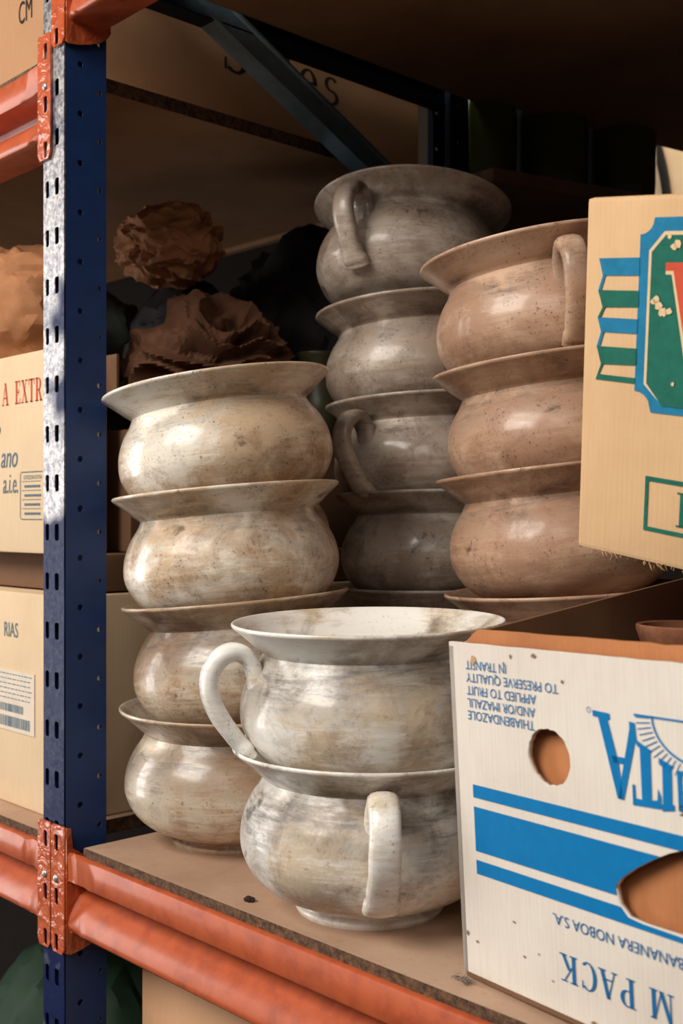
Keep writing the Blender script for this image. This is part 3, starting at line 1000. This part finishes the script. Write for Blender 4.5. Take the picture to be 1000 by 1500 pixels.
bm, _ = lathe(rim_prof, 80, 0.006, 3)
rim_o = obj('rim', bm, M_POT_FRONT, None, True, 60)
bm, _ = lathe(inner, 64)
inside_o = obj('inside', bm, M_POT_FRONT, None, True, 60)
hp = smooth_pts([(0.0955, 0, 0.074), (0.0975, 0, 0.090), (0.1010, 0, 0.104), (0.1085, 0, 0.1135), (0.1190, 0, 0.1155), (0.1300, 0, 0.1085), (0.1365, 0, 0.0935), (0.1345, 0, 0.0770), (0.1265, 0, 0.0605), (0.1170, 0, 0.0465), (0.1068, 0, 0.0345), (0.1020, 0, 0.0295)], 5)
bm = bmesh.new()
sweep(bm, hp, lambda t: 0.0118 + 0.002 * abs(t - 0.5) + (0.0018 if t > 0.86 else 0) - (0.004 if t > 0.985 else 0), lambda t: 0.0074 - 0.0014 * (t > 0.92))
for v in bm.verts:
    v.co += 0.0012 * noise.noise_vector(v.co * 45)
handle_o = obj('handle', bm, M_POT_FRONT, None, True, 70)
POTP = (body_o, rim_o, inside_o, handle_o)
first_pot = [True]
pot_n = [0]


def chamber_pot(px, d, rim_z, roll, pitch, phi, mat, label, group, scale=1.0, base=None):
    """px picture column, d depth, rim_z rim height above the eye, roll right side up, pitch near side up, phi handle bearing (0 to the viewer)"""
    c = at(px, 758, d)
    ph = math.radians(phi)
    hd = -FWD * math.cos(ph) + RGT * math.sin(ph)
    ang = math.atan2(hd.y, hd.x)
    R = Matrix.Rotation(math.radians(-roll), 3, FWD) @ Matrix.Rotation(math.radians(-pitch), 3, RGT) @ Matrix.Rotation(ang, 3, 'Z') @ Matrix.Diagonal((scale,) * 3)
    rim_c = Vector((c.x, c.y, H + rim_z))
    loc = rim_c - R @ Vector((0, 0, PH))
    if base is not None:
        loc.z = base
    e = empty('chamber_pot', loc, label, 'chamber pot', group, rot=R)
    pot_n[0] += 1
    k = pot_n[0]
    for s in POTP:
        if first_pot[0]:
            o = s
        else:
            o = s.copy()
            COL.objects.link(o)
        o.parent = e
        o.material_slots[0].link = 'OBJECT'
        o.material_slots[0].material = M_HANDLE if s is handle_o and mat is M_POT_FRONT else mat
        o.color = ((k * 0.37) % 1, (k * 0.61) % 1, (k * 0.83) % 1, 1)
    first_pot[0] = False
    return e


G1, G2, G3, G4 = 'front stack of chamber pots', 'left stack of chamber pots', 'rear stack of chamber pots', 'right stack of chamber pots'
chamber_pot(541, 0.977, -0.191, 0, 0, 3.5, M_POT_FRONT, 'bottom white pot of front two, handle facing the viewer, nearest the shelf edge', G1, base=ZS)
chamber_pot(539, 0.977, -0.0866, 0.8, -1, -73, M_POT_FRONT, 'top white pot of front two, looped handle sticking out to the left', G1)
chamber_pot(342, 1.18, -0.191, 0, 0, 152, M_POT_BROWN, 'lowest cream pot of left stack, foot on the shelf beside the blue post', G2, base=ZS)
chamber_pot(345, 1.18, -0.0815, 5, 1, 165, M_POT_BROWN, 'second cream pot from bottom of left stack, behind the front handle', G2)
chamber_pot(331, 1.18, 0.0270, 5, 1, 139, M_POT_LEFT, 'second cream pot from top of left stack, large and speckled', G2)
chamber_pot(316, 1.18, 0.1345, 8.5, 1, 172, M_POT_LEFT, 'topmost cream pot of left stack, its wide rim tilted up to the right', G2)
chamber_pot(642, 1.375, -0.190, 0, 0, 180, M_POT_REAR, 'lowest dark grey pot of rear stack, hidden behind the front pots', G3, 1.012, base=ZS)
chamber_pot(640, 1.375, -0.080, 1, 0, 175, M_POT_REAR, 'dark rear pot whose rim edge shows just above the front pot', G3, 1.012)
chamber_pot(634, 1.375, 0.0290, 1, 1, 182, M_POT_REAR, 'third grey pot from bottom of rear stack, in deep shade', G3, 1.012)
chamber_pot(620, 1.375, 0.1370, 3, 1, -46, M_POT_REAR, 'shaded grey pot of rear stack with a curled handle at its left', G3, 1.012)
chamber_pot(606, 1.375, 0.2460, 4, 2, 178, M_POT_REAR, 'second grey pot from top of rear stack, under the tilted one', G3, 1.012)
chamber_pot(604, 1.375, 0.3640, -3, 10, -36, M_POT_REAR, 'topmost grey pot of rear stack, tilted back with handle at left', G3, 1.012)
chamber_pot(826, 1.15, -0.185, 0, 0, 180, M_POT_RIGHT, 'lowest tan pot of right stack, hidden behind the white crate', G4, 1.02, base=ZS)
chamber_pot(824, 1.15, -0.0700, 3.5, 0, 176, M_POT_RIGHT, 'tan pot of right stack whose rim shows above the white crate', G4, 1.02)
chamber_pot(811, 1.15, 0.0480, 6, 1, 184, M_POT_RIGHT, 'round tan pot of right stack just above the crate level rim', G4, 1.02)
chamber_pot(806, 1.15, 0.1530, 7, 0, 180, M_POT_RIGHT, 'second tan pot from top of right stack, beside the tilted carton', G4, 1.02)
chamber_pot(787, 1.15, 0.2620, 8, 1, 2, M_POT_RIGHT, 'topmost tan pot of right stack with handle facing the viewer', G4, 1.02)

# ------------------------------------------------------------------ cartons in the left bay
def left_carton(x0, x1, y0, y1, z0, z1, mat, label):
    e = empty('carton', (x1, y0, z0), label, 'carton')
    b = obj('carton_body', boxm(x0 - x1, 0, 0, y1 - y0, 0, z1 - z0, bev=0.004), mat, e, True, 40)
    obj('top_seam', boxm(x0 - x1 + 0.01, -0.01, (y1 - y0) / 2 - 0.001, (y1 - y0) / 2 + 0.001, z1 - z0, z1 - z0 + 0.0008), M_DARKBOX, b)
    return e, b


XB = -1.098
e, b = left_carton(-1.62, XB, 0.632, 1.12, ZS, H - 0.084, M_PALEBOX, 'pale carton on the left shelf with a white barcode label')
obj('printed_text', sans('RIAS', 0.0175, -0.105, 0.191, -0.0006, 'RIGHT', sx=0.72), M_GREYINK, b)
lb = obj('shipping_label', boxm(-0.27, -0.0670, -0.0011, -0.0004, 0.084, 0.153), M_LABEL, b)
pl = []
rr = random.Random(5)
x = -0.20
while x < -0.076:
    w = rr.choice((0.0006, 0.001, 0.0016))
    pl.append(rect(x, x + w, 0.0885, 0.1005))
    if x < -0.092:
        pl.append(rect(x, x + w, 0.1055, 0.1145))
    x += w + rr.choice((0.0006, 0.0012))
obj('barcode', polys_xz(pl, -0.0013), M_GREYINK, lb)
pl = []
for r_, z in enumerate((0.148, 0.1425, 0.137, 0.1315, 0.126, 0.1205)):
    x = -0.23
    while x < -0.075:
        w = rr.uniform(0.003, 0.010)
        pl.append(rect(x, min(x + w, -0.072), z, z + 0.0011))
        x += w + 0.002
obj('fine_print', polys_xz(pl, -0.0013), M_GREYINK, lb)
obj('printed_text', remap(sans('TE', 0.022, 0.24, 0.13, 0), lambda x, y, z: (0.0006, x - 0.13, z)), M_INK, b)

slab = tag(obj('folded_card', boxm(-1.60, XB - 0.006, 0.66, 1.10, H - 0.0825, H - 0.040, bev=0.006), M_DARKBOX, None, True, 40),
           'dark folded cardboard pad between the two pale cartons at left', 'cardboard')
e, b = left_carton(-1.62, -1.125, 0.622, 0.700, H - 0.0395, H + 0.182, M_PALEBOX, 'pale carton at left with red and grey printing, beside the blue post')
obj('side_flap', boxm(-0.004, 0.024, 0.0745, 0.0775, 0.165, 0.2205), M_DARKBOX, b)  # flap dimmed by its dull brown, shade put into the colour
obj('printed_text', serif('EXTR', 0.0255, -0.0040, 0.166, -0.0006, False, 0.68, 'right', 0.08), M_RED, b)
obj('printed_text', serif('A', 0.0255, -0.0800, 0.166, -0.0006, False, 0.68, 'right', 0.08), M_RED, b)
obj('printed_text', sans('ano', 0.026, -0.061, 0.096, -0.0006, 'RIGHT', shear=0.25, sx=0.75), M_GREYINK, b)
obj('printed_text', sans('a.i.e.', 0.024, -0.059, 0.067, -0.0006, 'RIGHT', shear=0.2, sx=0.62), M_GREYINK, b)
fx0, fx1, fz0, fz1 = -0.0545, -0.004, 0.037, 0.090
pl = []
for rx in (rect(fx0, fx0 + 0.001, fz0 + 0.003, fz1 - 0.003), rect(fx0 + 0.003, fx1 - 0.001, fz0, fz0 + 0.001), rect(fx0 + 0.003, fx1 - 0.001, fz1 - 0.001, fz1),
           [(fx0, fz1 - 0.003), (fx0 + 0.001, fz1 - 0.003), (fx0 + 0.003, fz1 - 0.001), (fx0 + 0.003, fz1)],
           [(fx0, fz0 + 0.003), (fx0 + 0.003, fz0), (fx0 + 0.003, fz0 + 0.001), (fx0 + 0.001, fz0 + 0.003)]):
    pl.append(rx)
for z in (0.079, 0.069, 0.059, 0.049):
    pl.append(rect(fx0 + 0.004, fx1 - 0.004, z, z + 0.0005))
obj('printed_frame', polys_xz(pl, -0.0006), M_GREYINK, b)
obj('printed_text', sans('CATEGORIA EXTRA', 0.0046, fx0 + 0.008, 0.0815, -0.0006, sx=0.72), M_GREYINK, b)
pl = []
for z in (0.0725, 0.0625, 0.0525, 0.0425):
    x = fx0 + 0.010
    while x < fx1 - 0.006:
        w = rr.uniform(0.002, 0.006)
        pl.append(rect(x, min(x + w, fx1 - 0.003), z, z + 0.0026))
        x += w + 0.0012
obj('fine_print', polys_xz(pl, -0.0006), M_GREYINK, b)
obj('hand_hole', remap(curve_mesh([circ(0, 0, 0.022, 0.0095, 24)], 0.0004), lambda x, y, z: (-0.123 + x, -0.0006 + z, 0.139 + y)), M_INK, b)

e, b = left_carton(-1.55, XB - 0.012, 0.72, 1.12, H - 0.0395, H + 0.100, M_DARKBOX, 'dull brown carton deep in the left bay, behind the carton with red printing')
# big carton on the upper left shelf
e, b = left_carton(-1.62, -1.128, 0.628, 1.215, ZL, ZL + 0.33, M_SALESBOX, 'big brown carton on the upper left shelf marked CM and Sales')
obj('printed_text', sans('CM', 0.026, -0.034, 0.077, -0.0006, 'RIGHT', sx=0.62), M_INK, b)
bm = serif('Sales', 0.055, 0, 0.073, 0, False, 1.0, 'left', 0.12)
xs = [v.co.x for v in bm.verts]
k = 0.194 / max(xs)
remap(bm, lambda x, y, z: (0.0006, 0.235 + x * k, z))
obj('printed_text', bm, M_INK, b)


# ------------------------------------------------------------------ crumpled paper, bags
def crumple(name, loc, size, mat, label, cat, seed, amp=0.22, freq=2.2, group=None, sub=5, flat_base=None, fold=0.5, squash=1.0):
    """crushed sheet: nested creases from cell borders, folded along slanting ridges"""
    bm = bmesh.new()
    bmesh.ops.create_icosphere(bm, subdivisions=sub, radius=1.0)
    s = Vector((seed * 3.1, seed * 1.7, seed * 0.9))
    for v in bm.verts:
        p = v.co.copy()
        w = p + 0.35 * noise.noise_vector(p * 1.6 + s)
        k = 1.0
        for f, a in ((freq, 1.0), (freq * 2.1, 0.5), (freq * 4.3, 0.22)):
            ds, _ = noise.voronoi(w * f + s)
            k += amp * a * (0.45 - (ds[1] - ds[0]))
        rid = 1 - abs(noise.noise(Vector((w.x * 1.2 + w.z * 2.6, w.y * 1.1 - w.z, w.z * 1.6)) + s)) * 3
        k += amp * fold * max(rid, -0.6)
        v.co = Vector((p.x * size[0] * k, p.y * size[1] * k, p.z * size[2] * k))
        if flat_base is not None:
            v.co.z = max(v.co.z, flat_base - loc[2])
    o = obj(name, bm, mat, None, True, 18)
    o.location = loc
    return tag(o, label, cat, group)


ZX = H + 0.183      # top of the carton with red printing
ZD = H + 0.101      # top of the brown carton behind it
crumple('paper_bundle', (-1.335, 0.705, ZX + 0.066), (0.112, 0.072, 0.082), M_PAPER, 'brown paper bundle on top of the carton at the left edge', 'paper bundle', 2, 0.13, 1.1, flat_base=ZX)
crumple('rolled_cloth', (-1.50, 0.92, ZD + 0.105), (0.10, 0.075, 0.12), M_CLOTH, 'dark grey green rolled cloth behind the brown paper bundle at left edge', 'cloth', 5, 0.1, 1.2, flat_base=ZD)
crumple('crumpled_paper', (-1.285, 0.895, ZD + 0.262), (0.070, 0.055, 0.046), M_PAPER, 'lighter ball of crumpled brown paper right of the blue post', 'paper', 8, 0.24, 1.5, sub=6)
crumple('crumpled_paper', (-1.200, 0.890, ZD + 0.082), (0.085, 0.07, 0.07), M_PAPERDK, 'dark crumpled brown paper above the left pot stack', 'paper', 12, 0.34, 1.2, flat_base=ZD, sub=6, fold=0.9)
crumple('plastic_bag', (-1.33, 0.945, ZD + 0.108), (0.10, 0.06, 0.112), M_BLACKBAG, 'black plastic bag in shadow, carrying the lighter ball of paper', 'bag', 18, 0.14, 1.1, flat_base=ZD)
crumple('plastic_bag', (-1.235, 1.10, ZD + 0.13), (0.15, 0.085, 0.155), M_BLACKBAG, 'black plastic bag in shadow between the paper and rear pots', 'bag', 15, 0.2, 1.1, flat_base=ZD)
jg = empty('jug', (-1.128, 1.02, ZD), 'small dark jug with ring handle behind the left stack top rim', 'jug')
bm, _ = lathe(smooth_pts([(0.001, 0.0), (0.022, 0.0), (0.03, 0.02), (0.033, 0.045), (0.027, 0.075), (0.024, 0.095), (0.029, 0.112), (0.0275, 0.112), (0.022, 0.095), (0.02, 0.06), (0.001, 0.02)], 3), 32)
obj('body', bm, M_JUG, jg, True)
bm = bmesh.new()
sweep(bm, [(0.026 * math.cos(a) * -RGT.x * -1 + RGT.x * 0.045, RGT.y * 0.045 + 0.026 * math.cos(a) * RGT.y, 0.085 + 0.026 * math.sin(a)) for a in [2 * PI * i / 28 for i in range(29)]], lambda t: 0.004, lambda t: 0.004, side=FWD)
obj('handle', bm, M_JUG, jg, True)

# ------------------------------------------------------------------ second rack row behind: jars
ZJ = H + 0.470
e = empty('rear_shelf', (0, 0, 0), 'dim wooden shelf carrying the dark jars behind the rack', 'shelf board')


def slab_poly(pts, z0, z1):
    bm = bmesh.new()
    lo = [bm.verts.new((*p, z0)) for p in pts]
    hi_ = [bm.verts.new((*p, z1)) for p in pts]
    bm.faces.new(lo[::-1])
    bm.faces.new(hi_)
    for i in range(len(pts)):
        j = (i + 1) % len(pts)
        bm.faces.new((lo[i], lo[j], hi_[j], hi_[i]))
    return bm


obj('panel', slab_poly([(-1.75, 1.215), (-0.992, 1.215), (-0.88, 1.62), (-0.78, 2.35), (-1.75, 2.35)], ZJ - 0.018, ZJ), M_UNDER, e)
for xx, yy in ((-1.74, 1.23), (-1.05, 1.23), (-1.74, 2.31), (-0.86, 2.31)):
    obj('leg', boxm(xx, xx + 0.03, yy, yy + 0.03, 0, ZJ - 0.018), M_DARKBOX, e)
e = empty('rear_top_shelf', (0, 0, 0), 'dark shelf board above the jars, continuing the ceiling', 'shelf board')
zz = H + 0.5695
obj('panel', slab_poly([(-1.022, 1.21), (0.45, 1.21), (0.45, 3.0), (-0.70, 3.0)], zz, zz + 0.016), M_UNDER, e)
jar_prof = smooth_pts([(0.0005, 0.0), (0.044, 0.0), (0.050, 0.006), (0.052, 0.03), (0.052, 0.12), (0.047, 0.145), (0.034, 0.155), (0.034, 0.175), (0.030, 0.175), (0.030, 0.155), (0.040, 0.14), (0.046, 0.12), (0.046, 0.01), (0.0005, 0.008)], 3)
bm, _ = lathe(jar_prof, 48)
jar0 = obj('jar_body', bm, M_JAR, None, True, 50)
bm, _ = lathe([(0.0005, 0.170), (0.029, 0.170), (0.037, 0.172), (0.037, 0.190), (0.034, 0.192), (0.0005, 0.192)], 40)
lid0 = obj('lid', bm, M_BLACKBAG, None, True, 40)
lab = ('dark green glass jar left of the three behind the rear pots', 'dark green glass jar, middle of the three on the rear shelf', 'dark green glass jar right of the three, above the tilted carton')
for i, (jx, jy) in enumerate(((-1.055, 1.262), (-1.012, 1.372), (-0.975, 1.492))):
    e = empty('glass_jar', (jx, jy, ZJ), lab[i], 'jar', 'green jars on the rear shelf')
    for s in (jar0, lid0):
        o = s if i == 0 else s.copy()
        if i:
            COL.objects.link(o)
        o.parent = e
e = empty('parcel', (-1.16, 2.06, ZJ), 'pale parcel with black strap beyond the jars at right', 'parcel')
pb = obj('parcel_body', boxm(-0.12, 0.14, 0, 0.2, 0, 0.36, bev=0.01), M_PALEBOX, e, True, 40)
bm = bmesh.new()
sweep(bm, [(-0.108 + 0.035 * math.sin(i / 12 * 1.5), -0.006, 0.31 - i * 0.014) for i in range(13)], lambda t: 0.010, lambda t: 0.004, side=Vector((1, 0, 0)))
obj('strap', bm, M_STRAP, e, True)

tag(obj('added_shade_sheet', boxm(-2.5, -1.095, 1.228, 1.234, 0, H + 0.472), M_SHEET), 'added dark hardboard sheet standing in for shade behind the left shelf bay', 'hardboard sheet')  # added sheet, gives the darkness behind the left bay

# ------------------------------------------------------------------ under the shelf
e, b = left_carton(-0.975, -0.35, 0.645, 1.1, ZB, H - 0.365, M_BAYBOX, 'plain brown carton under the pot shelf, behind the orange beam')
sk = at(18, 1480, 1.32)
crumple('green_sack', (-1.42, 0.86, ZB + 0.235), (0.20, 0.17, 0.26), M_SACK, 'green plastic sack on the lowest left shelf', 'sack', 21, 0.07, 2.2, flat_base=ZB)

# ------------------------------------------------------------------ crumbs and lint on the shelf
cp = at(365, 1320, 0.327 * 1696 / (1320 - 758))
bm = bmesh.new()
bmesh.ops.create_icosphere(bm, subdivisions=3, radius=1)
for v in bm.verts:
    k = 1 + 0.5 * noise.noise(v.co * 2.2)
    v.co = Vector((v.co.x * 0.0055 * k, v.co.y * 0.0035 * k, max(v.co.z * 0.003 * k, -0.0012) + 0.0012))
o = obj('crumb', bm, M_CRUMB)
o.location = (cp.x, cp.y, ZS)
tag(o, 'small dark crumb on the shelf in front of the left stack', 'crumb')
lp = at(688, 1437, 0.812)
bm = bmesh.new()
rl = random.Random(4)
for i in range(60):
    a = rl.uniform(0, 2 * PI)
    b_ = rl.uniform(0.1, 1.3)
    r0 = rl.uniform(0.003, 0.009)
    c0 = Vector((rl.gauss(0, 0.003), rl.gauss(0, 0.0015), 0.0006 + abs(rl.gauss(0, 0.0012))))
    pth = [c0 + Vector((math.cos(a + b_ * t) * r0 * t, math.sin(a + b_ * t) * 0.6 * r0 * t, 0.004 * t * (1 - t) * rl.random() * 2)) for t in (0, 0.33, 0.66, 1)]
    sweep(bm, pth, lambda t: 0.00022, lambda t: 0.00022, side=Vector((0.1, 0.2, 1)), n=4)
o = obj('lint_tuft', bm, M_DUST)
o.location = (lp.x - 0.004, lp.y - 0.002, ZS)
tag(o, 'grey tuft of lint at the lower corner of the white crate', 'lint')
